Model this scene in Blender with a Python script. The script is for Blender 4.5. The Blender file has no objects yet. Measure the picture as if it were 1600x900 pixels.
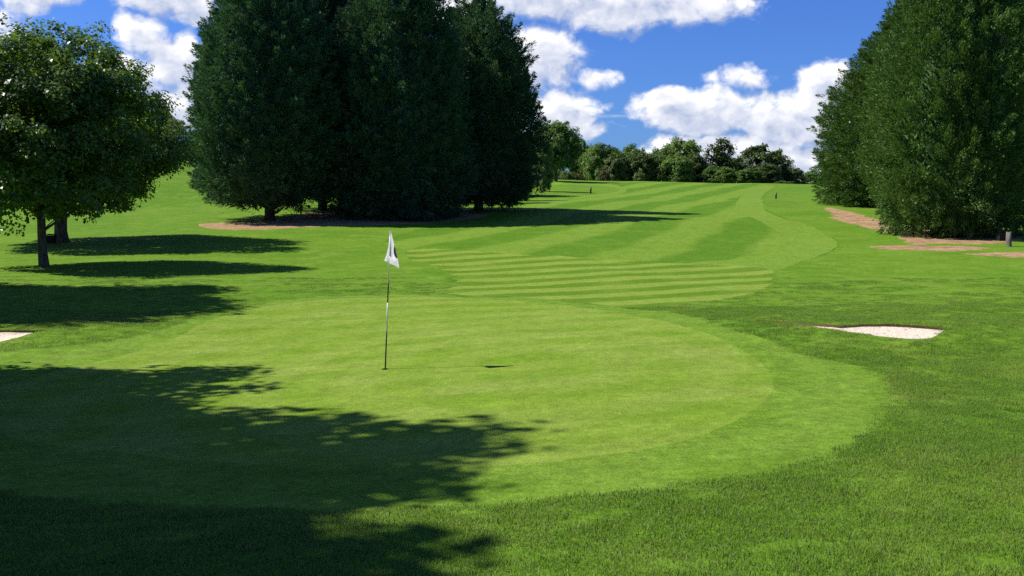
import bpy, math, random
import numpy as np
from mathutils import Vector, geometry
R_ = math.radians
S = bpy.context.scene
C = S.collection

# ------------------------------------------------------------------ camera, sky, sun, exposure
FPX = 1570.0                       # focal length in pixels of a 1600 px wide frame
EYE = 2.52                         # eye height above the foot of the flagstick
PITCH = math.atan(130 / FPX)
cd = bpy.data.cameras.new('camera'); cam = bpy.data.objects.new('camera', cd); C.objects.link(cam)
cd.sensor_width = 36.0; cd.lens = 36.0 * FPX / 1600.0
cd.clip_start = 0.1; cd.clip_end = 20000
cam.location = (0, 0, EYE); cam.rotation_euler = (math.pi / 2 - PITCH, 0, 0)
S.camera = cam

SUN_EL, SUN_AZ = 47.0, 9.0         # elevation; degrees beyond square-left of the view
sx = -math.cos(R_(SUN_AZ)) * math.cos(R_(SUN_EL)); sy = math.sin(R_(SUN_AZ)) * math.cos(R_(SUN_EL)); sz = math.sin(R_(SUN_EL))
sl = bpy.data.lights.new('sun', 'SUN'); sl.energy = 5.0; sl.angle = R_(0.53); sl.color = (1.0, 0.955, 0.88)
so = bpy.data.objects.new('sun', sl); C.objects.link(so)
so.rotation_euler = Vector((-sx, -sy, -sz)).to_track_quat('-Z', 'Y').to_euler()
so.location = (-60, 20, 80)

S.view_settings.view_transform = 'Standard'; S.view_settings.look = 'None'
S.view_settings.exposure = 0.56; S.view_settings.gamma = 1.0
S.view_settings.use_curve_mapping = False
S.cycles.use_denoising = False; S.cycles.max_bounces = 6; S.cycles.diffuse_bounces = 3; S.cycles.glossy_bounces = 2
S.cycles.transmission_bounces = 3; S.cycles.transparent_max_bounces = 8

W = bpy.data.worlds.new('World'); S.world = W; W.use_nodes = True

class NT:
    """Small helper to write node trees as expressions."""
    def __init__(s, tree): s.t = tree
    def n(s, typ, **kw):
        nd = s.t.nodes.new(typ)
        for k, v in kw.items(): setattr(nd, k, v)
        return nd
    def put(s, sock, v):
        if isinstance(v, bpy.types.NodeSocket): s.t.links.new(v, sock)
        elif v is not None: sock.default_value = v
    def m(s, op, a, b=None, c=None, clamp=False):
        nd = s.n('ShaderNodeMath', operation=op, use_clamp=clamp)
        for i, v in enumerate((a, b, c)): s.put(nd.inputs[i], v)
        return nd.outputs[0]
    def vm(s, op, a, b=None):
        nd = s.n('ShaderNodeVectorMath', operation=op)
        s.put(nd.inputs[0], a)
        if b is not None: s.put(nd.inputs[1], b)
        return nd.outputs['Value'] if op in ('DOT_PRODUCT', 'LENGTH') else nd.outputs[0]
    def noise(s, vec, scale, detail=3, rough=0.55, dist=0.0):
        nd = s.n('ShaderNodeTexNoise'); s.put(nd.inputs['Vector'], vec)
        nd.inputs['Scale'].default_value = scale; nd.inputs['Detail'].default_value = detail
        nd.inputs['Roughness'].default_value = rough; nd.inputs['Distortion'].default_value = dist
        return nd.outputs['Fac']
    def mix(s, f, a, b, blend='MIX'):
        nd = s.n('ShaderNodeMix', data_type='RGBA', blend_type=blend)
        s.put(nd.inputs[0], f)
        for i, v in ((6, a), (7, b)):
            if isinstance(v, tuple) and len(v) == 3: v = v + (1,)
            s.put(nd.inputs[i], v)
        return nd.outputs[2]
    def ss(s, x, lo, hi, a=0.0, b=1.0):
        nd = s.n('ShaderNodeMapRange', interpolation_type='SMOOTHSTEP')
        s.put(nd.inputs[0], x)
        for i, v in enumerate((lo, hi, a, b)): s.put(nd.inputs[i + 1], v)
        return nd.outputs[0]
    def comb(s, x, y, z):
        nd = s.n('ShaderNodeCombineXYZ')
        for i, v in enumerate((x, y, z)): s.put(nd.inputs[i], v)
        return nd.outputs[0]
    def sep(s, v):
        nd = s.n('ShaderNodeSeparateXYZ'); s.put(nd.inputs[0], v); return nd.outputs

# cumulus clouds: bearing, elevation, half widths (degrees), weight
CLOUDS = [(0.5, 11.8, 6.0, 1.8, 1.4), (6.5, 10.9, 5.6, 1.5, 1.3), (9.5, 10.7, 4.6, 1.2, 1.1), (-2.5, 10.8, 3.0, 1.5, 1.1),
          (1.8, 8.3, 2.7, 2.0, 1.2), (4.9, 6.9, 1.4, 0.75, 0.75), (2.6, 5.2, 2.8, 1.7, 1.3), (4.2, 4.3, 1.9, 0.7, 0.9), (-0.6, 4.6, 2.2, 2.3, 1.0),
          (10.4, 5.2, 4.2, 1.5, 1.6), (12.6, 6.9, 1.9, 0.75, 0.7), (15.5, 4.6, 3.0, 1.8, 1.5), (17.2, 6.2, 1.7, 1.6, 1.25), (11.5, 3.0, 5.0, 1.2, 1.4),
          (14.0, 2.2, 5.4, 1.5, 1.4), (16.5, 1.6, 4.0, 1.0, 1.1), (8.6, 2.9, 2.2, 0.5, 0.7), (20.0, 4.5, 3.5, 1.9, 1.2),
          (-20.0, 9.0, 1.6, 1.3, 1.2), (-18.3, 7.6, 1.9, 1.8, 1.3), (-18.0, 5.2, 2.4, 1.9, 1.2), (-20.5, 6.5, 1.8, 1.4, 1.0),
          (-19.4, 11.2, 3.6, 1.3, 1.2), (-17.5, 10.6, 2.6, 1.1, 1.0), (-25.3, 10.7, 2.8, 1.1, 1.0), (-23.3, 10.9, 1.8, 0.7, 0.6), (-27.0, 8.8, 2.6, 1.5, 0.9),
          (20.9, 11.8, 1.2, 0.5, 0.7), 
          (-40, 12, 7, 4, 1.3), (-62, 9, 9, 5, 1.2), (42, 9, 8, 4, 1.2), (68, 14, 10, 5, 1.2), (105, 10, 12, 5, 1.2), (150, 12, 14, 6, 1.2),
          (-110, 10, 12, 5, 1.2), (-150, 15, 12, 6, 1.2), (-30, 30, 10, 5, 1.0), (35, 28, 12, 5, 1.0)]

def make_sky():
    g = bpy.data.node_groups.new('cloud_field', 'ShaderNodeTree')
    g.interface.new_socket('P', in_out='INPUT', socket_type='NodeSocketVector')
    g.interface.new_socket('D', in_out='OUTPUT', socket_type='NodeSocketFloat')
    q = NT(g); gi = q.n('NodeGroupInput'); go = q.n('NodeGroupOutput')
    warp = q.n('ShaderNodeTexNoise'); q.put(warp.inputs['Vector'], gi.outputs[0]); warp.inputs['Scale'].default_value = 0.42; warp.inputs['Detail'].default_value = 3
    wv = q.vm('MULTIPLY', q.vm('SUBTRACT', warp.outputs['Color'], (0.5, 0.5, 0.5)), (2.6, 1.7, 0))
    P = q.vm('ADD', gi.outputs[0], wv)
    x, y, _ = q.sep(P)
    acc = None
    for a, e, ra, re, w in CLOUDS:
        dx = q.m('MULTIPLY', q.m('SUBTRACT', x, a), 1 / ra); dy = q.m('MULTIPLY', q.m('SUBTRACT', y, e), 1 / re)
        d2 = q.m('MULTIPLY_ADD', dx, dx, q.m('MULTIPLY', dy, dy))
        v = q.m('MULTIPLY_ADD', d2, -w, w)
        acc = v if acc is None else q.m('SMOOTH_MAX', acc, v, 0.25)
    acc = q.m('MAXIMUM', acc, -1.6)
    n1 = q.noise(q.vm('MULTIPLY', gi.outputs[0], (1, 1.25, 1)), 0.85, 10, 0.6, 0.3)
    n2 = q.noise(gi.outputs[0], 0.24, 2, 0.5)
    d = q.m('ADD', q.m('MINIMUM', acc, 1.0), q.m('MULTIPLY', q.m('SUBTRACT', n1, 0.50), 1.9))
    d = q.m('ADD', d, q.m('MULTIPLY', q.m('SUBTRACT', n2, 0.5), 0.8))
    q.put(go.inputs[0], d)
    t = NT(W.node_tree); W.node_tree.nodes.clear()
    out = t.n('ShaderNodeOutputWorld')
    sky = t.n('ShaderNodeTexSky', sky_type='NISHITA', sun_disc=False)
    sky.sun_elevation = R_(SUN_EL); sky.sun_rotation = math.atan2(sx, sy)
    sky.altitude = 100; sky.air_density = 1.0; sky.dust_density = 0.7; sky.ozone_density = 4.0
    bg = t.n('ShaderNodeBackground'); t.put(bg.inputs['Color'], t.mix(1.0, sky.outputs[0], (0.56, 0.95, 1.85), 'MULTIPLY')); bg.inputs['Strength'].default_value = 0.051
    tc = t.n('ShaderNodeTexCoord'); dx, dy, dz = t.sep(tc.outputs['Generated'])
    az = t.m('MULTIPLY', t.m('ARCTAN2', dx, dy), 180 / math.pi); el = t.m('MULTIPLY', t.m('ARCSINE', dz), 180 / math.pi)
    P = t.comb(az, el, 0.0)
    def field(p):
        nd = t.n('ShaderNodeGroup'); nd.node_tree = g; t.put(nd.inputs[0], p); return nd.outputs[0]
    d0 = field(P); d1 = field(t.vm('ADD', P, (-0.55, 0.75, 0)))
    alpha = t.ss(d0, -0.06, 0.85)
    sx_ = t.m('MULTIPLY', t.m('SUBTRACT', az, 5.2), 0.62); sy_ = t.m('MULTIPLY', t.m('SUBTRACT', el, 4.95), 8.0)
    trail = t.m('SUBTRACT', 1.0, t.m('MULTIPLY_ADD', sx_, sx_, t.m('MULTIPLY', sy_, sy_)))
    alpha = t.m('MAXIMUM', alpha, t.ss(trail, 0.0, 1.0, 0.0, 0.38))
    lit = t.m('ADD', 0.52, t.m('MULTIPLY', t.m('SUBTRACT', d0, d1), 0.75), clamp=True)  # sunlit and shaded cloud sides painted in from density towards the sun
    # painted self-shading: thick cores go slightly grey
    core = t.ss(d0, 0.6, 1.6, 0.0, 0.48)
    lit = t.m('SUBTRACT', lit, core, clamp=True)
    col = t.mix(lit, (0.33, 0.40, 0.58), (1.0, 0.98, 0.96))
    bc = t.n('ShaderNodeBackground'); t.put(bc.inputs['Color'], col); bc.inputs['Strength'].default_value = 0.84
    mx = t.n('ShaderNodeMixShader'); t.put(mx.inputs[0], t.m('MULTIPLY', alpha, 0.97)); t.put(mx.inputs[1], bg.outputs[0]); t.put(mx.inputs[2], bc.outputs[0])
    t.put(out.inputs[0], mx.outputs[0])
    W.cycles.sampling_method = 'MANUAL'; W.cycles.sample_map_resolution = 512
make_sky()

# ------------------------------------------------------------------ object helpers
def tag(o, label=None, cat=None, group=None, kind=None):
    if label: o['label'] = label
    if cat: o['category'] = cat
    if group: o['group'] = group
    if kind: o['kind'] = kind
    return o
def empty(name, loc, label, cat, group=None, rz=0.0):
    o = bpy.data.objects.new(name, None); C.objects.link(o); o.location = loc; o.rotation_euler = (0, 0, rz)
    o.empty_display_size = 0.3
    return tag(o, label, cat, group)
def link(name, me, parent=None):
    o = bpy.data.objects.new(name, me); C.objects.link(o)
    if parent: o.parent = parent
    return o
def mesh_from(name, verts, faces, mat=None, smooth=True):
    verts = np.asarray(verts, dtype=np.float32)
    me = bpy.data.meshes.new(name)
    if isinstance(faces, np.ndarray):
        nf, k = faces.shape
        me.vertices.add(len(verts)); me.vertices.foreach_set('co', verts.ravel())
        me.loops.add(nf * k); me.loops.foreach_set('vertex_index', faces.astype(np.int32).ravel())
        me.polygons.add(nf); me.polygons.foreach_set('loop_start', np.arange(0, nf * k, k, dtype=np.int32))
        me.update(calc_edges=True)
    else:
        me.from_pydata([tuple(map(float, v)) for v in verts], [], [tuple(map(int, f)) for f in faces]); me.update()
    if smooth: me.polygons.foreach_set('use_smooth', np.ones(len(me.polygons), dtype=bool))
    if mat: me.materials.append(mat)
    return me
def tube(path, radii, n=8, cap=True):
    """tapered tube along a list of points; returns verts, faces (lists)"""
    P = [Vector(p) for p in path]; V = []; F = []
    up = Vector((0.31, 0.17, 0.93))
    for i, p in enumerate(P):
        d = (P[min(i + 1, len(P) - 1)] - P[max(i - 1, 0)]).normalized()
        a = d.cross(up)
        if a.length < 1e-3: a = d.cross(Vector((1, 0, 0)))
        a.normalize(); b = d.cross(a)
        for k in range(n):
            t = 2 * math.pi * k / n
            V.append(p + (a * math.cos(t) + b * math.sin(t)) * radii[i])
    for i in range(len(P) - 1):
        for k in range(n):
            k2 = (k + 1) % n
            F.append((i * n + k, i * n + k2, (i + 1) * n + k2, (i + 1) * n + k))
    if cap:
        F.append(tuple(range(n - 1, -1, -1))); F.append(tuple(range((len(P) - 1) * n, len(P) * n)))
    return V, F
class MB:
    def __init__(s): s.V = []; s.F = []
    def add(s, V, F):
        o = len(s.V); s.V += [tuple(v) for v in V]; s.F += [tuple(i + o for i in f) for f in F]
        return s
    def mesh(s, name, mat, smooth=True): return mesh_from(name, s.V, s.F, mat, smooth)

# ------------------------------------------------------------------ the lie of the land
PK = np.array([(-3000, 2.0), (-200, 2.0), (-40, 1.6), (-12, 1.15), (0, 0.72), (4, 0.46), (6.5, 0.20), (8.5, 0.06), (11, 0.0), (15.4, 0.0), (21, 0.02), (28, 0.02),
               (33, 0.06), (38, 0.14), (45, 0.36), (55, 0.82), (65, 1.36), (75, 1.85), (90, 2.52), (110, 3.25), (140, 4.62), (170, 6.25), (188, 6.75), (205, 6.1),
               (240, 5.2), (400, 3.5), (1000, 0.0), (6000, -20)], dtype=float)
def _slopes():
    x, y = PK[:, 0], PK[:, 1]; h = np.diff(x); d = np.diff(y) / h; m = np.zeros(len(x)); m[0], m[-1] = d[0], d[-1]
    for i in range(1, len(x) - 1):
        if d[i - 1] * d[i] > 0:
            w1, w2 = 2 * h[i] + h[i - 1], h[i] + 2 * h[i - 1]; m[i] = (w1 + w2) / (w1 / d[i - 1] + w2 / d[i])
    return m
PM = _slopes()
def prof(t):
    t = np.clip(t, PK[0, 0], PK[-1, 0]); i = np.clip(np.searchsorted(PK[:, 0], t) - 1, 0, len(PK) - 2)
    x0, x1 = PK[i, 0], PK[i + 1, 0]; h = x1 - x0; u = (t - x0) / h
    return ((2 * u**3 - 3 * u**2 + 1) * PK[i, 1] + (u**3 - 2 * u**2 + u) * h * PM[i] + (-2 * u**3 + 3 * u**2) * PK[i + 1, 1] + (u**3 - u**2) * h * PM[i + 1])
def sst(x, a, b):
    u = np.clip((x - a) / (b - a), 0, 1); return u * u * (3 - 2 * u)
def terrain(x, y):
    x = np.asarray(x, float); y = np.asarray(y, float)
    z = prof(y)
    lft = np.maximum(0, -x - 6); lft = np.where(lft > 60, 60 + (lft - 60) * 0.15, lft)
    z = z + 0.105 * lft * sst(y, 66, 115) * (1 - 0.6 * sst(y, 260, 500))
    z = z - 0.0167 * np.clip(x - 25, -60, 80) * sst(y, 90, 170)
    g = lambda cx, cy, rx, ry, a: a * np.exp(-((x - cx) / rx)**2 - ((y - cy) / ry)**2)
    z = z + g(7.2, 17.6, 3.0, 1.5, 0.30) + g(5.6, 20.0, 2.2, 1.2, 0.12) + g(-9.6, 20.8, 3.0, 1.1, 0.17) + g(10.5, 22.5, 2.5, 3.0, 0.10)
    z = z + g(5.0, 8.5, 3.5, 2.6, 0.10) + g(-3.5, 6.5, 3, 1.5, 0.05)
    z = z + 0.052 * 3.2 * np.tanh((x + 1.94) / 3.2) * np.exp(-((y - 14) / 9.0)**4)      # the green tilts up to the right
    w = sst(y, 30, 70)
    z = z + (0.02 + 0.05 * w) * (np.sin(x * 0.31 + 1.3 * np.sin(y * 0.17)) + np.sin(y * 0.27 + 0.8 + np.sin(x * 0.13)))
    near = (1 - sst(np.hypot(x, y), 40, 60))
    gm = 1 - np.exp(-(((x - 0.0) / 8.5)**4) - ((y - 18) / 11.5)**4)      # the green itself is smooth
    z = z + 0.021 * near * gm * (np.sin(x * 2.1 + y * 0.7) + np.sin(y * 2.7 - x * 0.9 + 1) + 0.7 * np.sin(x * 4.3 + 2) * np.sin(y * 3.9))
    return z
def rays(px, py):
    px = np.asarray(px, float); py = np.asarray(py, float); u = (px - 800) / FPX; v = (450 - py) / FPX
    return u, math.cos(PITCH) + v * math.sin(PITCH), -math.sin(PITCH) + v * math.cos(PITCH)
TS = np.concatenate([np.arange(2, 60, 0.1), np.arange(60, 420, 0.4)])
def at(px, py):
    """where the sight line through a photograph pixel meets the ground"""
    px = np.atleast_1d(np.asarray(px, float)); py = np.atleast_1d(np.asarray(py, float))
    dx, dy, dz = rays(px, py); out = np.zeros((len(px), 3))
    for i in range(len(px)):
        X, Y, Z = dx[i] * TS, dy[i] * TS, EYE + dz[i] * TS
        below = np.nonzero(Z < terrain(X, Y))[0]
        k = below[0] if len(below) else len(TS) - 1
        a, b = TS[max(k - 1, 0)], TS[k]
        for _ in range(22):
            m_ = (a + b) / 2
            if EYE + dz[i] * m_ < terrain(dx[i] * m_, dy[i] * m_): b = m_
            else: a = m_
        out[i] = (dx[i] * b, dy[i] * b, terrain(dx[i] * b, dy[i] * b))
    return out
def at_depth(px, D):
    X = (px - 800) / FPX * D / 1.0
    return (X, D, float(terrain(X, D)))

# ------------------------------------------------------------------ materials
def mat(name):
    m = bpy.data.materials.new(name); m.use_nodes = True; t = NT(m.node_tree); m.node_tree.nodes.clear()
    out = t.n('ShaderNodeOutputMaterial'); return m, t, out
def principled(t, out, col, rough=0.8, spec=0.2, normal=None):
    p = t.n('ShaderNodeBsdfPrincipled'); t.put(p.inputs['Base Color'], col if not isinstance(col, tuple) else col + (1,))
    t.put(p.inputs['Roughness'], rough); p.inputs['Specular IOR Level'].default_value = spec
    if normal is not None: t.put(p.inputs['Normal'], normal)
    t.put(out.inputs['Surface'], p.outputs[0]); return p
def wpos(t): return t.n('ShaderNodeNewGeometry').outputs['Position']

def turf_patch(t, P, base, dark, light, dry, dryamt=0.45):
    """colour of uneven turf: broad drifts, hand-sized tufts and thin dry patches"""
    a = t.noise(P, 0.16, 3, 0.6); b = t.noise(P, 0.9, 4, 0.65); c = t.noise(t.vm('ADD', P, (31, 7, 0)), 0.33, 5, 0.7)
    col = t.mix(t.ss(a, 0.35, 0.68), dark, base)
    col = t.mix(t.ss(b, 0.45, 0.75), col, light)
    col = t.mix(t.m('MULTIPLY', t.ss(c, 0.54, 0.74), dryamt), col, dry)
    return col
def fine(t, P, col, amt=0.5, s1=24.0, s2=90.0):
    f = t.noise(P, s1, 3, 0.7); g = t.noise(P, s2, 2, 0.7)
    k = t.m('ADD', t.m('MULTIPLY', t.m('SUBTRACT', f, 0.5), amt), t.m('MULTIPLY', t.m('SUBTRACT', g, 0.5), amt))
    k = t.m('ADD', 1.0, t.m('MULTIPLY', k, 2.0))
    sc = t.n('ShaderNodeVectorMath', operation='SCALE'); t.put(sc.inputs[0], col); t.put(sc.inputs['Scale'], k)
    return sc.outputs[0]
def bump(t, h, dist, strength=1.0):
    b = t.n('ShaderNodeBump'); b.inputs['Distance'].default_value = dist; b.inputs['Strength'].default_value = strength
    t.put(b.inputs['Height'], h); return b.outputs[0]

ROUGH = dict(base=(0.112, 0.205, 0.016), dark=(0.084, 0.176, 0.011), light=(0.142, 0.230, 0.026), dry=(0.178, 0.206, 0.042))
def rough_mat():
    m, t, o = mat('rough_turf'); P = wpos(t)
    col = fine(t, P, turf_patch(t, P, **ROUGH), 0.5, 5, 18)
    hgt = t.m('ADD', t.noise(P, 9, 4, 0.7), t.m('MULTIPLY', t.noise(P, 45, 3, 0.7), 0.5))
    principled(t, o, col, 0.9, 0.04, bump(t, hgt, 0.03, 0.6)); return m
def mown_mat(name, base, alt, light, stripe=None, rings=None, fine_amt=0.25, mott=0.5):
    """short turf; stripe = (nx, ny, period, phase, contrast, wobble): the mower's up-and-down bands"""
    m, t, o = mat(name); P = wpos(t)
    a = t.noise(P, 0.35, 4, 0.62); b = t.noise(t.vm('MULTIPLY', P, (1.0, 0.45, 1)), 1.3, 4, 0.65)
    col = t.mix(t.ss(a, 0.38, 0.68, 0.0, mott), base, light)
    col = t.mix(t.ss(b, 0.45, 0.72, 0.0, mott * 0.7), col, alt)
    if stripe:
        for nx, ny, per, ph, con, wob in stripe:
            s = t.vm('DOT_PRODUCT', P, (nx / per, ny / per, 0.0))
            s = t.m('ADD', s, t.m('MULTIPLY', t.m('SUBTRACT', t.noise(P, 0.12, 2), 0.5), wob))
            w = t.m('SINE', t.m('MULTIPLY', t.m('ADD', s, ph), 2 * math.pi))
            w = t.ss(w, -0.45, 0.45)
            brk = t.ss(t.noise(P, 0.5, 3, 0.6), 0.25, 0.6, 0.55, 1.0)
            col = t.mix(t.m('MULTIPLY', t.m('MULTIPLY', w, con), brk), col, alt)
    if rings:
        cx, cy, ax, ay, per, con = rings
        q = t.vm('MULTIPLY', t.vm('SUBTRACT', P, (cx, cy, 0)), (1 / ax, 1 / ay, 0))
        r = t.m('MULTIPLY', t.vm('LENGTH', q), ax / per)
        r = t.m('ADD', r, t.m('MULTIPLY', t.noise(P, 0.25, 2), 0.5))
        w = t.ss(t.m('SINE', t.m('MULTIPLY', r, 2 * math.pi)), -0.5, 0.5)
        col = t.mix(t.m('MULTIPLY', w, con), col, light)
    col = fine(t, P, col, fine_amt * 1.5, 9, 34)
    col = fine(t, P, col, fine_amt * 1.2, 70, 2.6)
    hgt = t.m('ADD', t.noise(P, 40, 3, 0.7), t.m('MULTIPLY', t.noise(P, 7, 3, 0.6), 1.2))
    principled(t, o, col, 0.9, 0.04, bump(t, hgt, 0.02, 0.8)); return m

def soil_mat():
    m, t, o = mat('bare_soil'); P = wpos(t)
    a = t.noise(P, 1.2, 5, 0.7); b = t.noise(P, 18, 4, 0.7)
    col = t.mix(t.ss(a, 0.35, 0.65), (0.26, 0.155, 0.078), (0.38, 0.25, 0.138)); col = fine(t, P, col, 0.6, 2.5, 9); col = fine(t, P, col, 0.3, 25, 60)
    col = t.mix(t.ss(t.noise(t.vm('ADD', P, (9, 3, 0)), 0.9, 6, 0.75), 0.54, 0.64, 0, 0.85), col, (0.11, 0.16, 0.025))
    principled(t, o, col, 0.95, 0.05, bump(t, b, 0.03)); return m
def sand_mat():
    m, t, o = mat('bunker_sand'); P = wpos(t)
    col = fine(t, P, t.mix(t.noise(P, 1.5, 4), (0.53, 0.45, 0.345), (0.62, 0.54, 0.43)), 0.12, 25, 90)
    col = t.mix(t.ss(t.noise(P, 11, 2, 0.5), 0.66, 0.72, 0, 0.6), col, (0.25, 0.19, 0.12))
    principled(t, o, col, 0.95, 0.05, bump(t, t.noise(P, 6, 4, 0.7), 0.05)); return m
def flat_mat(name, col, rough=0.6, spec=0.3, noise_amt=0.0, scale=8.0):
    m, t, o = mat(name); P = wpos(t)
    c = fine(t, P, t.mix(t.noise(P, scale * 0.3, 3), col, tuple(v * 0.8 for v in col)), noise_amt, scale, scale * 4) if noise_amt else col
    principled(t, o, c, rough, spec); return m
def bark_mat(name, c0, c1):
    m, t, o = mat(name); tc = t.n('ShaderNodeTexCoord'); P = t.vm('MULTIPLY', tc.outputs['Object'], (1, 1, 0.22))
    n = t.noise(P, 14, 5, 0.7); col = t.mix(t.ss(n, 0.35, 0.65), c0, c1)
    principled(t, o, col, 0.9, 0.1, bump(t, n, 0.04)); return m
def leaf_mat(name, dark, light, transl=0.35, gloss=0.25, rough=0.42, tree_var=0.12):
    m, t, o = mat(name); geo = t.n('ShaderNodeNewGeometry'); oi = t.n('ShaderNodeObjectInfo')
    P = geo.outputs['Position']
    f = t.m('ADD', t.m('MULTIPLY', geo.outputs['Random Per Island'], 0.55), t.m('MULTIPLY', t.noise(P, 0.55, 3, 0.6), 0.6))
    f = t.m('ADD', f, t.m('MULTIPLY', t.m('SUBTRACT', oi.outputs['Random'], 0.5), tree_var * 4))
    col = t.mix(t.ss(f, 0.15, 0.95), dark, light)
    p = t.n('ShaderNodeBsdfPrincipled'); t.put(p.inputs['Base Color'], col); p.inputs['Roughness'].default_value = rough
    p.inputs['Specular IOR Level'].default_value = gloss
    tr = t.n('ShaderNodeBsdfTranslucent'); t.put(tr.inputs['Color'], t.mix(1.0, col, (1.35, 1.3, 0.55, 1), 'MULTIPLY'))
    mx = t.n('ShaderNodeMixShader'); mx.inputs[0].default_value = transl
    t.put(mx.inputs[1], p.outputs[0]); t.put(mx.inputs[2], tr.outputs[0]); t.put(o.inputs['Surface'], mx.outputs[0])
    return m

# ------------------------------------------------------------------ traced outlines of the mown areas, soil and bunkers
def smooth_closed(pts, step_k=0.012, jit=0.0, seed=0):
    """closed Catmull-Rom curve through ground points, resampled finer near the eye"""
    rnd = random.Random(seed); n = len(pts); out = []
    for i in range(n):
        p0, p1, p2, p3 = (np.array(pts[(i + k - 1) % n][:2]) for k in range(4))
        L = np.linalg.norm(p2 - p1); d = max(np.hypot(*((p1 + p2) / 2)), 5)
        k = max(1, min(60, int(L / max(0.10, d * step_k))))
        for j in range(k):
            u = j / k
            q = 0.5 * (2 * p1 + (p2 - p0) * u + (2 * p0 - 5 * p1 + 4 * p2 - p3) * u**2 + (3 * p1 - p0 - 3 * p2 + p3) * u**3)
            if jit: q = q + np.array([rnd.gauss(0, jit), rnd.gauss(0, jit)])
            out.append((float(q[0]), float(q[1])))
    return out
def px_poly(pts, **kw):
    a = np.array(pts, float); return smooth_closed(at(a[:, 0], a[:, 1]), **kw)

Z_COLLAR = [(-120, 560), (0, 551), (60, 545), (100, 542), (170, 533), (230, 521), (275, 509), (300, 497), (360, 484), (430, 471), (500, 464), (600, 461), (700, 463), (800, 466), (900, 474),
            (1000, 484), (1060, 489), (1120, 507), (1180, 524), (1240, 547), (1290, 562), (1340, 570), (1375, 585), (1392, 603), (1396, 622), (1388, 648), (1365, 675), (1320, 704),
            (1250, 730), (1150, 751), (1020, 768), (900, 780), (760, 793), (560, 803), (300, 796), (0, 772), (-160, 735), (-230, 650)]
Z_GREEN = [(-60, 620), (60, 588), (200, 553), (290, 520), (345, 495), (450, 474), (600, 465), (740, 467), (860, 475), (960, 488), (1060, 508), (1140, 536), (1190, 568), (1208, 605),
           (1170, 645), (1090, 682), (980, 706), (830, 724), (640, 732), (420, 726), (200, 709), (40, 688), (-80, 655)]
Z_APPROACH = [(640, 390), (700, 389), (800, 396), (900, 402), (1000, 408), (1110, 414), (1200, 420), (1204, 440), (1190, 456), (1140, 466), (1060, 475), (980, 480), (900, 472), (800, 464.5), (740, 462), (690, 458), (712, 446), (716, 436),
              (700, 425), (672, 414), (640, 405)]
Z_FAIRWAY = [(640, 392), (600, 378), (640, 362), (700, 345), (800, 325), (900, 312), (955, 304), (978, 297), (960, 290), (900, 287), (880, 284), (960, 279.5), (1080, 284.5), (1200, 290.5), (1216, 292),
             (1203, 299), (1192, 312), (1196, 325), (1225, 340), (1270, 355), (1300, 370), (1312, 383), (1290, 397), (1240, 413), (1203, 422), (1110, 416), (1000, 410), (900, 404), (800, 398), (700, 391)]
Z_SWATH = [(1195, 290), (1165, 303), (1150, 316), (1160, 332), (1195, 350), (1225, 365), (1235, 380), (1205, 395), (1130, 407), (1060, 412), (1110, 415.5), (1200, 421), (1238, 412), (1287, 396), (1308, 383), (1297, 370.5), (1268, 356), (1222, 341),
           (1192, 326), (1188, 312), (1199, 299), (1212, 292)]
Z_LSWATH = [(880, 284), (905, 288), (950, 291), (968, 297), (945, 303), (900, 308), (905, 310), (955, 304.5), (979, 297), (962, 289), (905, 286)]
Z_SOIL_L = [(310, 352), (335, 348), (400, 347), (440, 343), (470, 334), (520, 331), (600, 333), (700, 334), (745, 334), (760, 338), (720, 344), (660, 349), (580, 352), (480, 355), (400, 359), (340, 358)]
Z_SOIL_R = [(1286, 324), (1300, 324), (1330, 331), (1370, 343), (1420, 353), (1470, 360), (1560, 362), (1600, 372), (1560, 381), (1470, 381), (1428, 382), (1408, 372), (1380, 362), (1340, 352), (1305, 343), (1302, 335)]
Z_SOIL_B = [(1356, 386), (1400, 383.5), (1460, 384), (1530, 386), (1546, 389), (1500, 392), (1430, 391), (1380, 389)]
Z_SOIL_C = [(1505, 396), (1550, 394.5), (1610, 393), (1700, 392), (1700, 401), (1610, 402), (1555, 401)]
Z_BUNKER_R = [(1178, 499.5), (1215, 501.5), (1262, 505), (1310, 508.5), (1345, 507), (1385, 506), (1430, 508.5), (1492, 514), (1474, 519), (1452, 528.5), (1400, 528.5), (1340, 521), (1280, 512), (1215, 504)]
Z_BUNKER_L = [(-130, 516), (-40, 515), (30, 516), (72, 515), (58, 519), (28, 527), (-30, 541), (-140, 548)]
ZONES = [('fairway', px_poly(Z_FAIRWAY, jit=0.02)), ('fairway_edge', px_poly(Z_SWATH, jit=0.02)), ('semi_rough_arc', px_poly(Z_LSWATH)),
         ('approach', px_poly(Z_APPROACH, jit=0.05)), ('collar', px_poly(Z_COLLAR, jit=0.012, seed=2)), ('putting_green', px_poly(Z_GREEN, jit=0.01)),
         ('soil_a', px_poly(Z_SOIL_L, step_k=0.006, jit=0.10)), ('soil_b', px_poly(Z_SOIL_R, step_k=0.006, jit=0.16)), ('soil_c', px_poly(Z_SOIL_B, step_k=0.005, jit=0.10)), ('soil_d', px_poly(Z_SOIL_C, step_k=0.005, jit=0.10)),
         ('sand_a', px_poly(Z_BUNKER_R, jit=0.02)), ('sand_b', px_poly(Z_BUNKER_L, jit=0.02))]
def inside(poly, x, y):
    p = np.array(poly); x = np.asarray(x); y = np.asarray(y); r = np.zeros(x.shape, bool); j = len(p) - 1
    for i in range(len(p)):
        c = ((p[i, 1] > y) != (p[j, 1] > y)) & (x < (p[j, 0] - p[i, 0]) * (y - p[i, 1]) / (p[j, 1] - p[i, 1] + 1e-12) + p[i, 0])
        r ^= c; j = i
    return r

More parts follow.
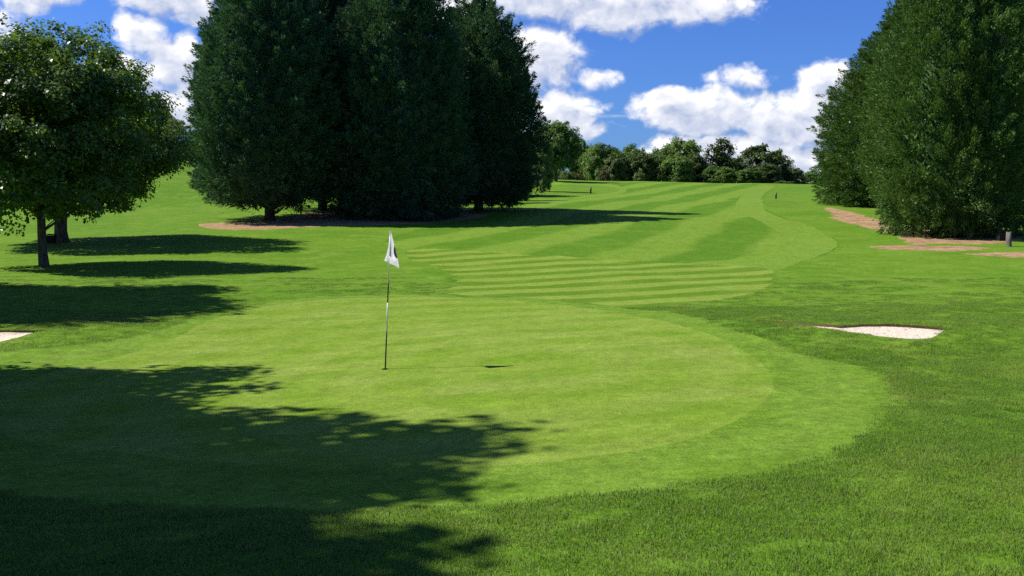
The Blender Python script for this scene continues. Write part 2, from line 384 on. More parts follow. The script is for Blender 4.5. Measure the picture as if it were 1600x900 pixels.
def build_ground():
    def grid(x0, x1, y0, y1, s, hole=None):
        X, Y = np.meshgrid(np.arange(x0, x1 + 1e-6, s), np.arange(y0, y1 + 1e-6, s)); X = X.ravel() + 0.013; Y = Y.ravel() + 0.017
        if hole: k = ~((X > hole[0]) & (X < hole[1]) & (Y > hole[2]) & (Y < hole[3])); X, Y = X[k], Y[k]
        return np.c_[X, Y]
    near = grid(-13, 15, 2, 27, 0.4); mid = grid(-62, 66, -14, 130, 2.0, (-14, 16, 1, 28)); far = grid(-240, 240, -120, 300, 8.0, (-64, 68, -16, 132))
    vf = grid(-5600, 5600, -2800, 6000, 200, (-250, 250, -130, 310))
    pts = [tuple(p) for p in np.vstack([near, mid, far, vf])]
    faces = []
    for _, poly in ZONES:
        o = len(pts); pts += poly; faces.append(list(range(o, o + len(poly))))
    v, e, f, ov, oe, of = geometry.delaunay_2d_cdt([Vector(p) for p in pts], [], faces, 0, 1e-5)
    xy = np.array([(p.x, p.y) for p in v]); z = terrain(xy[:, 0], xy[:, 1]); V = np.c_[xy, z]
    T = np.array([list(t) for t in f if len(t) == 3], dtype=np.int64)
    cen = xy[T].mean(1); zid = np.full(len(T), -1)
    for i, (_, poly) in enumerate(ZONES): zid[inside(poly, cen[:, 0], cen[:, 1])] = i
    # keep triangles facing up
    a, b, c = xy[T[:, 0]], xy[T[:, 1]], xy[T[:, 2]]
    cr = (b[:, 0] - a[:, 0]) * (c[:, 1] - a[:, 1]) - (b[:, 1] - a[:, 1]) * (c[:, 0] - a[:, 0]); T[cr < 0] = T[cr < 0][:, ::-1]
    return V, T, zid
GV, GT, GZ = build_ground()
def zone_mesh(name, ids, m, drop=None):
    t = GT[np.isin(GZ, ids)]; u, inv = np.unique(t, return_inverse=True); V = GV[u].copy()
    if drop is not None: V = drop(V)
    return mesh_from(name, V, inv.reshape(-1, 3), m)
ZI = {n: i for i, (n, _) in enumerate(ZONES)}
def nrm(a, b):
    """unit vector across the line between two photo points on the ground"""
    p = at([a[0], b[0]], [a[1], b[1]]); d = p[1, :2] - p[0, :2]; d /= np.linalg.norm(d); return float(-d[1]), float(d[0])
M_rough = rough_mat()
fn = nrm((905, 329), (1110, 293)); an = nrm((760, 448), (1150, 430))
M_fair = mown_mat('fairway_turf', (0.136, 0.226, 0.022), (0.074, 0.166, 0.010), (0.160, 0.245, 0.032), stripe=[(fn[0], fn[1], 5.9, 0.1, 0.95, 0.4)], fine_amt=0.28)
M_edge = mown_mat('fairway_edge_turf', (0.134, 0.226, 0.024), (0.108, 0.200, 0.016), (0.156, 0.242, 0.034), fine_amt=0.28)
M_appr = mown_mat('approach_turf', (0.180, 0.254, 0.034), (0.088, 0.172, 0.011), (0.202, 0.268, 0.044), stripe=[(an[0], an[1], 2.2, 0.18, 1.0, 0.22)], fine_amt=0.2, mott=0.35)
gn = nrm((400, 560), (900, 520))
M_green = mown_mat('putting_green_turf', (0.158, 0.246, 0.024), (0.118, 0.210, 0.014), (0.208, 0.272, 0.050), stripe=[(gn[0], gn[1], 1.5, 0.0, 0.55, 0.5)], rings=(0.3, 15.0, 5.6, 8.0, 1.3, 0.28), fine_amt=0.26, mott=0.75)
M_collar = mown_mat('collar_turf', (0.114, 0.206, 0.017), (0.088, 0.176, 0.011), (0.146, 0.232, 0.029), rings=(0.3, 15.0, 6.0, 8.5, 1.4, 0.35), fine_amt=0.36, mott=0.7)
M_soil = soil_mat(); M_sand = sand_mat(); M_face = flat_mat('cut_earth', (0.13, 0.085, 0.045), 0.95, 0.05, 0.5, 10)

tag(link('ground', zone_mesh('ground', [-1], M_rough)), kind='structure')
tag(link('fairway', zone_mesh('fairway', [ZI['fairway']], M_fair)), kind='structure')
tag(link('fairway_edge', zone_mesh('fairway_edge', [ZI['fairway_edge'], ZI['semi_rough_arc']], M_edge)), kind='structure')
tag(link('striped_approach', zone_mesh('striped_approach', [ZI['approach']], M_appr)), kind='structure')
tag(link('green_collar', zone_mesh('green_collar', [ZI['collar']], M_collar)), kind='structure')
tag(link('putting_green', zone_mesh('putting_green', [ZI['putting_green']], M_green)), kind='structure')
tag(link('bare_soil', zone_mesh('bare_soil', [ZI[k] for k in ('soil_a', 'soil_b', 'soil_c', 'soil_d')], M_soil)), kind='structure')
def bunker(zn, d0, d1, label):
    poly = np.array(ZONES[ZI[zn]][1]); ctr = poly.mean(0)
    def drop(V):
        q = np.array([np.min(np.hypot(poly[:, 0] - v[0], poly[:, 1] - v[1])) for v in V])
        V[:, 2] -= d0 + d1 * sst(q, 0, 0.9); return V
    s = link('sand_bunker', zone_mesh('sand_bunker', [ZI[zn]], M_sand, drop)); tag(s, label, 'sand bunker', kind='structure')
    n = len(poly); z = terrain(poly[:, 0], poly[:, 1]); rnd = np.random.default_rng(5)
    lip = np.c_[poly, z + 0.004]; out = ctr + (poly - ctr) * 1.004
    low = np.c_[poly, z - d0 - 0.03]; mid = np.c_[out, z - d0 * 0.5 + rnd.normal(0, 0.01, n)]
    V = np.vstack([lip, mid, low]); F = []
    for i in range(n):
        j = (i + 1) % n
        F += [(i, j, n + j, n + i), (n + i, n + j, 2 * n + j, 2 * n + i)]
    link('bunker_face', mesh_from('bunker_face', V, F, M_face), s)
bunker('sand_a', 0.045, 0.16, 'pale sand bunker cut into the rough right of the green')
bunker('sand_b', 0.045, 0.16, 'sand bunker half in tree shade left of the green')

# ------------------------------------------------------------------ foliage
def kites(P, D, N, L, Wd, bend=0.0):
    """one kite-shaped leaf per row: base P, axis D, normal N, length L, width Wd"""
    D = D / np.linalg.norm(D, axis=1, keepdims=True); B = np.cross(D, N); B /= np.linalg.norm(B, axis=1, keepdims=True) + 1e-9; N2 = np.cross(B, D)
    L = L[:, None]; w = Wd[:, None] * 0.5
    v0 = P; v1 = P + D * L * 0.45 + B * w + N2 * L * bend; v2 = P + D * L; v3 = P + D * L * 0.45 - B * w + N2 * L * bend
    V = np.stack([v0, v1, v2, v3], 1).reshape(-1, 3); F = np.arange(len(P) * 4).reshape(-1, 4)
    return V, F
def unit(v): return v / (np.linalg.norm(v, axis=-1, keepdims=True) + 1e-9)

def conifer(seed, H, R, prof_pts, n_bough=1150, per=40, sl=0.23, trunk_r=0.35, up=0.75, bare=()):
    """dense, clipped-looking cypress: radius profile along the height, boughs that stick out, small flat sprays on each"""
    rg = np.random.default_rng(seed); pp = np.array(prof_pts)
    ph = rg.uniform(0, 6.28, 8)
    def rad(t, th):
        r = np.interp(t, pp[:, 0], pp[:, 1]) * R
        lob = 0.05 * np.sin(3 * th + ph[0] + 3 * t) + 0.045 * np.sin(5 * th + ph[1] - 4 * t) + 0.03 * np.sin(9 * th + ph[2] + 9 * t) + 0.03 * np.sin(14 * t + 2 * th + ph[3])
        return r * (1 + lob)
    # area-weighted heights
    tt = np.linspace(pp[0, 0], 1, 400); w = np.interp(tt, pp[:, 0], pp[:, 1]) + 0.10; cdf = np.cumsum(w); cdf /= cdf[-1]
    t = np.interp(rg.uniform(0, 1, n_bough), cdf, tt); th = rg.uniform(0, 2 * np.pi, n_bough)
    sink = rg.uniform(-1.15, -0.15, n_bough) + 0.25 * (rg.uniform(0, 1, n_bough) < 0.16)   # plumes of uneven reach with dark gaps between
    r = np.maximum(rad(t, th) + sink, 0.03)
    pos = np.c_[r * np.cos(th), r * np.sin(th), t * H]
    outw = np.c_[np.cos(th), np.sin(th), np.zeros(n_bough)]
    upk = up * (0.45 + 1.3 * t**1.2); upk = np.where(t < 0.10, -0.2 + 4 * t, upk)
    d = unit(outw + np.c_[np.zeros(n_bough), np.zeros(n_bough), upk + rg.normal(0, 0.22, n_bough)] + rg.normal(0, 0.2, (n_bough, 3)))
    bl = rg.uniform(0.75, 1.5, n_bough) * (0.65 + 0.35 * np.clip(r / (R * 0.6), 0, 1))
    k = n_bough * per; bi = np.repeat(np.arange(n_bough), per)
    u = rg.uniform(0, 1, k)**0.8; lat = rg.normal(0, 1, (k, 3)); lat -= d[bi] * np.sum(lat * d[bi], 1)[:, None]; latd = unit(lat)
    P = pos[bi] + d[bi] * (u * bl[bi])[:, None] + lat * ((0.22 * (1 - u) + 0.03) * bl[bi])[:, None]
    D = unit(d[bi] + latd * (0.75 * (1 - u) + 0.15)[:, None] + rg.normal(0, 0.3, (k, 3)))
    N = unit(np.cross(D, rg.normal(0, 1, (k, 3))) + latd * 0.5 + np.array([0, 0, 0.35]))
    P[:, 2] = np.maximum(P[:, 2], 0.05)
    V, F = kites(P, D, N, rg.uniform(0.6, 1.3, k) * sl, rg.uniform(0.16, 0.30, k) * sl * 1.1, 0.06)
    # added inner shell and filler kites, to block light and sight through the crown
    nt, na = 22, 22; tv = np.linspace(pp[0, 0] + 0.012, 0.955, nt); av = np.linspace(0, 2 * np.pi, na, endpoint=False)
    TT, AA = np.meshgrid(tv, av, indexing='ij'); RR = np.maximum(rad(TT, AA) * 0.80 - 0.75, 0.02) * (1 + rg.normal(0, 0.08, TT.shape))
    CV = np.stack([RR * np.cos(AA), RR * np.sin(AA), TT * H], -1).reshape(-1, 3); CF = []
    for i in range(nt - 1):
        for j in range(na): CF.append((i * na + j, i * na + (j + 1) % na, (i + 1) * na + (j + 1) % na, (i + 1) * na + j))
    CF = np.array(CF) + len(V)
    kf = 9000; t2 = np.interp(rg.uniform(0, 1, kf), cdf, tt); a2 = rg.uniform(0, 2 * np.pi, kf); r2 = np.maximum(rad(t2, a2) - rg.uniform(0.75, 1.35, kf), 0.02)
    o2 = np.c_[np.cos(a2), np.sin(a2), np.zeros(kf)]; P2 = np.c_[o2[:, :2] * r2[:, None], t2 * H]
    V2, F2 = kites(P2, unit(o2 * 0.5 + rg.normal(0, 0.7, (kf, 3)) + np.array([0, 0, 0.3])), unit(o2 + rg.normal(0, 0.6, (kf, 3))), rg.uniform(0.35, 0.7, kf), rg.uniform(0.14, 0.26, kf), 0.08)
    CF = CF + len(V2)
    crown = mesh_from('conifer_crown', np.vstack([V, V2, CV]), np.vstack([F, F2 + len(V), CF]), None, smooth=False)
    mb = MB(); hh = H * 0.9
    mb.add(*tube([(0, 0, -0.3), (0.02, 0, 0.3), (0.05, 0.03, H * 0.2), (0, 0, hh)], [trunk_r * 1.35, trunk_r * 1.05, trunk_r * 0.8, 0.04], 10))
    for i in range(16):
        a = i * 2.4 + rg.uniform(-0.3, 0.3); z0 = rg.uniform(0.4, 1.6) if i < 9 else rg.uniform(0.1, 0.5) * H
        rr = rg.uniform(1.5, 2.6) if i < 9 else 0.7 * float(rad(np.array(z0 / H), np.array(a)))
        e = (math.cos(a) * rr, math.sin(a) * rr, z0 + rr * 0.55); mid_ = (e[0] * 0.5, e[1] * 0.5, z0 + rr * 0.16)
        mb.add(*tube([(0, 0, z0 - 0.2), mid_, e], [0.09, 0.055, 0.02], 6))
    return crown, mb.mesh('conifer_trunk', None)

def broadleaf(seed, H, R, base, ncl, per, leaf, cl_r=0.2, trunk_r=0.22, gaps=0.10, droop=0.25, lean=(0, 0), fork=0.25, squash=0.62, top=1.0, full=2.8, inner=0.74, lobe=1.0, belly=0.47, leafw=0.75, nlimb=15):
    """trunk, curved limbs and a crown of leaf clusters carried at the limb ends"""
    rg = np.random.default_rng(seed); cz = base + (H - base) * belly; av = (H - base) * 0.5
    v = unit(rg.normal(0, 1, (ncl, 3))); ph = rg.uniform(0, 6.28, 6)
    az = np.arctan2(v[:, 1], v[:, 0]); lob = 0.90 + lobe * 0.10 * np.sin(3 * az + ph[0] + 2 * v[:, 2]) + lobe * 0.08 * np.sin(5 * az + ph[1] - 3 * v[:, 2]) + lobe * 0.06 * np.sin(7 * v[:, 2] + ph[2])
    rf = np.where(rg.uniform(0, 1, ncl) < inner, rg.uniform(0.80, 1.0, ncl), rg.uniform(0.35, 0.8, ncl)) * lob
    vz = v[:, 2]; hh_ = np.sqrt(1 - vz**2) + 1e-6; hor = np.where(vz < 0, (1 - np.abs(vz)**full)**(1 / full) / hh_, 1.0)
    c = np.c_[v[:, 0] * R * rf * hor, v[:, 1] * R * rf * hor, cz + np.sign(vz) * np.abs(vz)**0.85 * av * rf * np.where(vz > 0, 1.06 * top * (1 - belly) / 0.53, 0.95 * belly / 0.47)]
    keep = rg.uniform(0, 1, ncl) > gaps; c = c[keep]; n = len(c)
    crad = cl_r * R * rg.uniform(0.65, 1.25, n)
    k = n * per; ci = np.repeat(np.arange(n), per)
    off = unit(rg.normal(0, 1, (k, 3))) * (rg.uniform(0, 1, k)**0.5)[:, None] * np.array([1, 1, squash])
    P = c[ci] + off * crad[ci][:, None]
    outw = unit(c[ci] - np.array([0, 0, cz]))
    N = unit(np.array([0, 0, 0.75]) + outw * 0.45 + off * 0.5 + rg.normal(0, 0.45, (k, 3)))
    D = unit(np.cross(N, rg.normal(0, 1, (k, 3)))); D[:, 2] -= droop; D = unit(D)
    P[:, 2] = np.maximum(P[:, 2], min(0.05, base))
    sc = rg.uniform(0.65, 1.25, k) * leaf
    V, F = kites(P + np.array([lean[0], lean[1], 0]) * (P[:, 2:3] / H), D, N, sc, sc * leafw, 0.10)
    crown = mesh_from('leaf_crown', V, F, None, smooth=False)
    mb = MB(); fz = base + (H - base) * fork
    tz = [(-0.3, 1.5), (0.12, 1.18), (0.6, 1.0), (fz * 0.6, 0.86), (fz, 0.72), (fz + (H - fz) * 0.5, 0.34), (H * 0.92, 0.06)]
    path = [(0.04 * math.sin(z * 1.7 + seed) + lean[0] * max(z, 0) / H, 0.04 * math.cos(z * 1.3 + seed) + lean[1] * max(z, 0) / H, z) for z, _ in tz]
    mb.add(*tube(path, [trunk_r * q for _, q in tz], 12))
    order = rg.permutation(n)[:nlimb * 5]
    for i, j in enumerate(order):
        e = c[j] + np.array([lean[0], lean[1], 0]) * (c[j][2] / H); big = i < nlimb
        z0 = max(base * 0.75, min(e[2] - 0.25 * R, fz * 0.8 + (H - fz) * rg.uniform(0.0, 0.45)))
        p0 = np.array([lean[0] * z0 / H, lean[1] * z0 / H, z0]); mid_ = p0 * 0.5 + e * 0.5 + np.array([0, 0, 0.10 * R]) + rg.normal(0, 0.05 * R, 3)
        q1 = p0 * 0.8 + mid_ * 0.2 + rg.normal(0, 0.02 * R, 3); q3 = mid_ * 0.45 + e * 0.55 + rg.normal(0, 0.03 * R, 3)
        r0 = trunk_r * (0.36 if big else 0.16)
        mb.add(*tube([p0, q1, mid_, q3, e], [r0, r0 * 0.8, r0 * 0.55, r0 * 0.35, r0 * 0.12], 6))
    return crown, mb.mesh('limbs', None)

M_bark = bark_mat('grey_bark', (0.045, 0.036, 0.028), (0.13, 0.11, 0.085)); M_cbark = bark_mat('brown_bark', (0.035, 0.024, 0.018), (0.10, 0.07, 0.05))
M_pbark = bark_mat('pale_bark', (0.12, 0.10, 0.08), (0.24, 0.21, 0.17))
M_con_dark = leaf_mat('blue_green_cypress', (0.018, 0.062, 0.034), (0.088, 0.180, 0.085), 0.18, 0.12, 0.55, 0.06)
M_con_green = leaf_mat('green_cypress', (0.028, 0.082, 0.020), (0.135, 0.225, 0.052), 0.22, 0.15, 0.5, 0.06)
M_maple = leaf_mat('maple_leaves', (0.048, 0.108, 0.016), (0.128, 0.212, 0.036), 0.42, 0.35, 0.40, 0.05)
M_far = leaf_mat('far_leaves', (0.052, 0.115, 0.018), (0.140, 0.230, 0.042), 0.32, 0.2, 0.55, 0.16)
M_pale = leaf_mat('pale_leaves', (0.075, 0.135, 0.030), (0.150, 0.215, 0.055), 0.35, 0.2, 0.5, 0.06)
M_oak = leaf_mat('oak_leaves', (0.040, 0.080, 0.016), (0.110, 0.150, 0.036), 0.2, 0.2, 0.5, 0.05)
M_rust = leaf_mat('rusty_leaves', (0.070, 0.070, 0.022), (0.14, 0.115, 0.035), 0.25, 0.2, 0.5, 0.05)

def with_mat(me, m):
    c = me.copy(); c.materials.clear(); c.materials.append(m); return c
def plant(name, loc, crown, trunk, cm, tm, label, cat, group, s=(1, 1, 1), rz=0.0, tname='trunk'):
    e = empty(name, loc, label, cat, group, rz); e.scale = s
    for nm, me, m_ in (('crown', crown, cm), (tname, trunk, tm)):
        o = bpy.data.objects.new(nm, me); C.objects.link(o); o.parent = e
        if not me.materials: me.materials.append(m_)
        o.material_slots[0].link = 'OBJECT'; o.material_slots[0].material = m_
    return e

# --- the two stands of cypress
P_BULLET = [(0.035, 0.55), (0.06, 0.76), (0.12, 0.93), (0.22, 1.0), (0.38, 0.99), (0.55, 0.90), (0.70, 0.73), (0.84, 0.48), (0.94, 0.22), (1.0, 0.02)]
P_SKIRT = [(0.004, 0.72), (0.03, 0.88), (0.10, 0.98), (0.22, 1.0), (0.40, 0.98), (0.55, 0.88), (0.70, 0.66), (0.84, 0.40), (0.94, 0.17), (1.0, 0.02)]
P_EGG = [(0.045, 0.30), (0.065, 0.62), (0.11, 0.90), (0.19, 1.0), (0.36, 1.0), (0.50, 0.93), (0.66, 0.73), (0.80, 0.48), (0.92, 0.22), (1.0, 0.02)]
P_HIGH = [(0.062, 0.35), (0.085, 0.66), (0.13, 0.90), (0.22, 1.0), (0.38, 0.99), (0.52, 0.92), (0.68, 0.74), (0.82, 0.50), (0.93, 0.24), (1.0, 0.02)]
con_d = conifer(14, 20.0, 4.9, P_HIGH, 1500, 112, 0.23)
con_a = conifer(11, 20.0, 4.9, P_EGG, 1500, 112, 0.23); con_b = conifer(12, 20.0, 4.9, P_SKIRT, 1500, 112, 0.23); con_c = conifer(13, 17.0, 4.3, P_BULLET, 1200, 112, 0.23)
def cyp(px, D, con, H0, R0, top_py, half_px, label, group, m, rz, x_off=0.0):
    X, Y, Z = at_depth(px, D); X += x_off
    top = EYE + (450 - top_py) / FPX * D * math.cos(PITCH) - D * math.sin(PITCH) * 1.0      # height of the tip at that depth
    H = (320 - top_py) / FPX * D + EYE - Z; Rr = half_px / FPX * D
    return plant('conifer_tree', (X, Y, Z), con[0], con[1], m, M_cbark, label, 'conifer', group, (Rr / R0, Rr / R0, H / H0), rz)
GL = 'dark cypress trees behind the green'; GR = 'cypress trees beside the bare soil path'
cyp(422, 68, con_a, 20, 4.9, -98, 110, 'leftmost dark cypress of the stand behind the flag, with short trunk over pink soil', GL, M_con_dark, 0.4)
cyp(505, 76, con_d, 20, 4.9, -150, 96, 'dark cypress with bare low branches showing, second from the left behind the flag', GL, M_con_dark, 2.2)
cyp(537, 82, con_d, 20, 4.9, -120, 95, 'dark cypress half hidden behind the wide middle one of the stand', GL, M_con_dark, 4.0)
cyp(624, 70, con_b, 20, 4.9, -112, 101, 'widest dark cypress straight above the flag, its foliage reaching the ground', GL, M_con_dark, 1.1)
cyp(748, 79, con_c, 17, 4.3, -14, 88, 'pointed dark cypress at the right end of the stand, tip and bare trunk visible', GL, M_con_dark, 5.1)
cyp(1384, 90, con_b, 20, 4.9, 34, 95, 'farthest sunlit cypress of the row on the right, rounded top', GR, M_con_green, 3.0)
cyp(1430, 79, con_c, 17, 4.3, -8, 74, 'sunlit cypress second from the far end of the row, with a thin spire', GR, M_con_green, 0.8)
cyp(1478, 67, con_b, 20, 4.9, -80, 80, 'sunlit cypress behind the nearest one of the row on the right', GR, M_con_green, 5.6)
cyp(1486, 55, con_b, 20, 4.9, -185, 106, 'nearest and largest sunlit cypress on the right, skirts on the soil', GR, M_con_green, 1.9)
cyp(1640, 80, con_d, 20, 4.9, -120, 112, 'shaded cypress behind the grey stump at the right edge', GR, M_con_green, 3.7)

# --- maples on the left, and those whose shade falls on the green
m1 = at([68], [416])[0]; m2 = at([97], [379])[0]
mapA = broadleaf(21, 8.9, 4.0, 1.75, 620, 115, 0.155, 0.15, 0.165, 0.03, 0.4, squash=0.7, lobe=1.0, inner=0.62)
mapB = broadleaf(22, 10.4, 5.9, 2.2, 900, 115, 0.165, 0.125, 0.30, 0.04, 0.4, full=3.0, squash=0.7, belly=0.33, lobe=0.9, inner=0.62)
mapS = broadleaf(23, 11.6, 6.3, 2.0, 900, 100, 0.32, 0.17, 0.30, 0.0, 0.35, inner=0.5)
GM = 'maples on the left'
plant('maple_tree', m1, *mapA, M_maple, M_bark, 'nearer leafy maple with slim trunk on the left, foliage cut by the photo edge', 'maple tree', GM)
plant('maple_tree', m2, *mapB, M_maple, M_bark, 'wider maple with thicker trunk standing behind the dark bin on the left', 'maple tree', GM)
for x, y, rz, s, lab in ((-15.8, 8.9, 1.0, (0.98, 0.98, 1.30), 'maple out of frame beside the green, casting the large foreground shade'), (-15.7, 13.6, 2.5, (0.74, 0.74, 0.97), 'maple out of frame behind the first, shading the left of the green'),
                    (-14.9, 4.1, 4.4, (1, 1, 1.12), 'maple out of frame nearest the camera on the left'), (-21.7, 26.8, 5.3, (0.84, 0.84, 1.22), 'maple out of frame casting the shade above the left bunker')):
    plant('maple_tree', (x, y, float(terrain(x, y))), *mapS, M_maple, M_bark, lab, 'maple tree', GM, s, rz)

# --- far trees beyond the crest: (px centre, base py or depth, top py, half width px, shape, material, label)
fa = broadleaf(31, 10, 5, 0.2, 200, 80, 0.50, 0.22, 0.28, 0.03, 0.2); fb = broadleaf(32, 10, 5, 0.1, 200, 80, 0.46, 0.20, 0.25, 0.03, 0.2, squash=0.8)
fc = broadleaf(33, 10, 5, 0.5, 190, 80, 0.52, 0.23, 0.28, 0.06, 0.2); lone = broadleaf(34, 10, 5, 1.5, 300, 100, 0.36, 0.17, 0.30, 0.02, 0.25, lean=(0.2, 0), lobe=0.5, full=2.4)
wil = broadleaf(35, 10, 4.5, 0.8, 120, 80, 0.5, 0.22, 0.25, 0.08, 1.3, leafw=0.3)
oak = broadleaf(36, 10, 5.2, 0.8, 100, 75, 0.55, 0.24, 0.35, 0.22, 0.2, squash=0.55)
bush = broadleaf(37, 3, 2.2, 0.1, 60, 60, 0.3, 0.28, 0.06, 0.05, 0.2, nlimb=6)
SH = {'fa': (fa, 10, 5), 'fb': (fb, 10, 5), 'fc': (fc, 10, 5), 'lone': (lone, 10, 5), 'wil': (wil, 10, 4.5), 'oak': (oak, 10, 5.2), 'bush': (bush, 3, 2.2)}
GF = 'trees beyond the crest of the fairway'
FAR = [
 ('lone', 868, 163, 187, 35, M_far, 'broadleaf_tree', 'rounded lone tree standing on grass before the left end of the far trees'),
 ('fb', 848, 128, 214, 15, M_pale, 'broadleaf_tree', 'pale tree peeping out from behind the pointed dark cypress'),
 ('fc', 906, 218, 215, 17, M_far, 'broadleaf_tree', 'small dark tree right behind the lone rounded tree'),
 ('fa', 928, 212, 224, 20, M_far, 'broadleaf_tree', 'mid green tree second from the left end of the far tree line'),
 ('fb', 943, 200, 226, 27, M_far, 'broadleaf_tree', 'broad greyish green tree right of the lone tree, low domed crown'),
 ('fa', 963, 196, 239, 17, M_oak, 'broadleaf_tree', 'low dark rounded tree in front of the greyish green one'),
 ('fc', 984, 218, 225, 22, M_far, 'broadleaf_tree', 'tree with flat top behind the olive bushy tree'),
 ('fb', 1002, 199, 239, 24, M_oak, 'broadleaf_tree', 'olive bushy tree in the middle of the far tree line'),
 ('fa', 1022, 216, 229, 20, M_far, 'broadleaf_tree', 'tree between the olive bushy tree and the tallest far tree'),
 ('fb', 1040, 206, 232, 22, M_pale, 'broadleaf_tree', 'lighter green tree in front of the tallest far tree'),
 ('fc', 1066, 214, 214, 27, M_far, 'broadleaf_tree', 'tallest domed tree near the middle of the far tree line'),
 ('fa', 1058, 198, 238, 21, M_far, 'broadleaf_tree', 'rounded tree at the foot of the tallest far tree'),
 ('fb', 1084, 203, 240, 20, M_oak, 'broadleaf_tree', 'dark drooping tree left of the half dead oak'),
 ('fa', 1113, 198, 257, 15, M_far, 'broadleaf_tree', 'low tree below the bare limbs of the half dead oak'),
 ('fb', 1131, 196, 262, 16, M_far, 'broadleaf_tree', 'low bushy tree between the half dead oak and the big oak'),
 ('oak', 1150, 208, 244, 18, M_oak, 'oak_tree', 'small dark oak left of the big rusty topped oak'),
 ('oak', 1183, 205, 223, 32, M_oak, 'oak_tree', 'big dark oak with rusty tinted top in the far tree line'),
 ('oak', 1211, 209, 231, 19, M_oak, 'oak_tree', 'narrower oak joined to the right of the big rusty oak'),
 ('fa', 1166, 194, 262, 19, M_far, 'broadleaf_tree', 'low green tree in front of the big rusty oak'),
 ('fb', 1196, 197, 256, 21, M_oak, 'broadleaf_tree', 'dark low tree at the foot of the two joined oaks'),
 ('fa', 1234, 207, 257, 17, M_oak, 'broadleaf_tree', 'sloping dark tree right of the joined oaks'),
 ('fb', 1264, 215, 267, 15, M_far, 'broadleaf_tree', 'small round tree next to the tip of the right cypress row'),
 ('fa', 1290, 218, 262, 18, M_far, 'broadleaf_tree', 'far tree mostly hidden by the right cypress row'),
 ('wil', 281, 136, 186, 22, M_pale, 'willow_tree', 'pale weeping willow between the maples and the dark cypress stand'),
 ('fa', 252, 150, 168, 22, M_far, 'broadleaf_tree', 'far green tree showing between maple foliage and the willow'),
 ('fb', 305, 128, 222, 20, M_far, 'broadleaf_tree', 'bushy tree at the left flank of the dark cypress stand'),
 ('fa', 215, 158, 176, 28, M_far, 'broadleaf_tree', 'far tree behind the right side of the wider maple'),
 ('fb', 150, 150, 180, 36, M_far, 'broadleaf_tree', 'far tree behind the middle of the wider maple'),
 ('fc', 70, 155, 170, 40, M_far, 'broadleaf_tree', 'far tree behind the nearer maple crown'),
 ('fa', -10, 150, 176, 40, M_far, 'broadleaf_tree', 'far tree behind the maple at the left photo edge'),
 ('fa', 800, 113, 206, 30, M_far, 'broadleaf_tree', 'tree hidden behind the pointed cypress, throwing the longest shade on the fairway'),
 ('fb', 792, 102, 232, 34, M_far, 'broadleaf_tree', 'low tree hidden behind the pointed cypress, throwing shade on the fairway'),
 ('fa', 806, 92, 262, 18, M_far, 'broadleaf_tree', 'small tree hidden low behind the pointed cypress'),
 ('bush', 886, 186, 266, 11, M_pale, 'shrub', 'pale green shrub under the right side of the lone tree'),
 ('bush', 866, 192, 262, 17, M_far, 'shrub', 'green shrub seen behind the trunk of the lone tree'),
 ('bush', 902, 190, 270, 9, M_rust, 'shrub', 'rusty shrub right of the pale one near the lone tree'),
 ('bush', 943, 188, 264, 9, M_rust, 'shrub', 'rusty leaved shrub below the greyish green far tree'),
 ('bush', 998, 188, 268, 8, M_pale, 'shrub', 'bright shrub below the olive bushy tree'),
 ('bush', 1055, 190, 276, 6, M_pale, 'shrub', 'small bright shrub below the tallest far tree'),
 ('bush', 1223, 192, 282, 14, M_oak, 'shrub', 'low dull shrub at the foot of the sloping dark tree'),
 ('bush', 836, 175, 262, 10, M_pale, 'shrub', 'pale shrub left of the lone tree trunk'),
]
rr = random.Random(4)
for shp, px, D, top, half, m_, nm, lab in FAR:
    me, H0, R0 = SH[shp]; X, Y, Z = at_depth(px, D); Z -= 0.05
    H = (320 - top) / FPX * D + EYE - Z; Rr = half * 1.14 / FPX * D
    plant(nm, (X, Y, Z), me[0], me[1], m_, M_bark, lab, 'shrub' if nm == 'shrub' else 'tree', GF if nm != 'shrub' else 'shrubs along the far tree line', (Rr / R0, Rr / R0, H / H0), rr.uniform(0, 6.28), 'stems' if nm == 'shrub' else 'trunk')

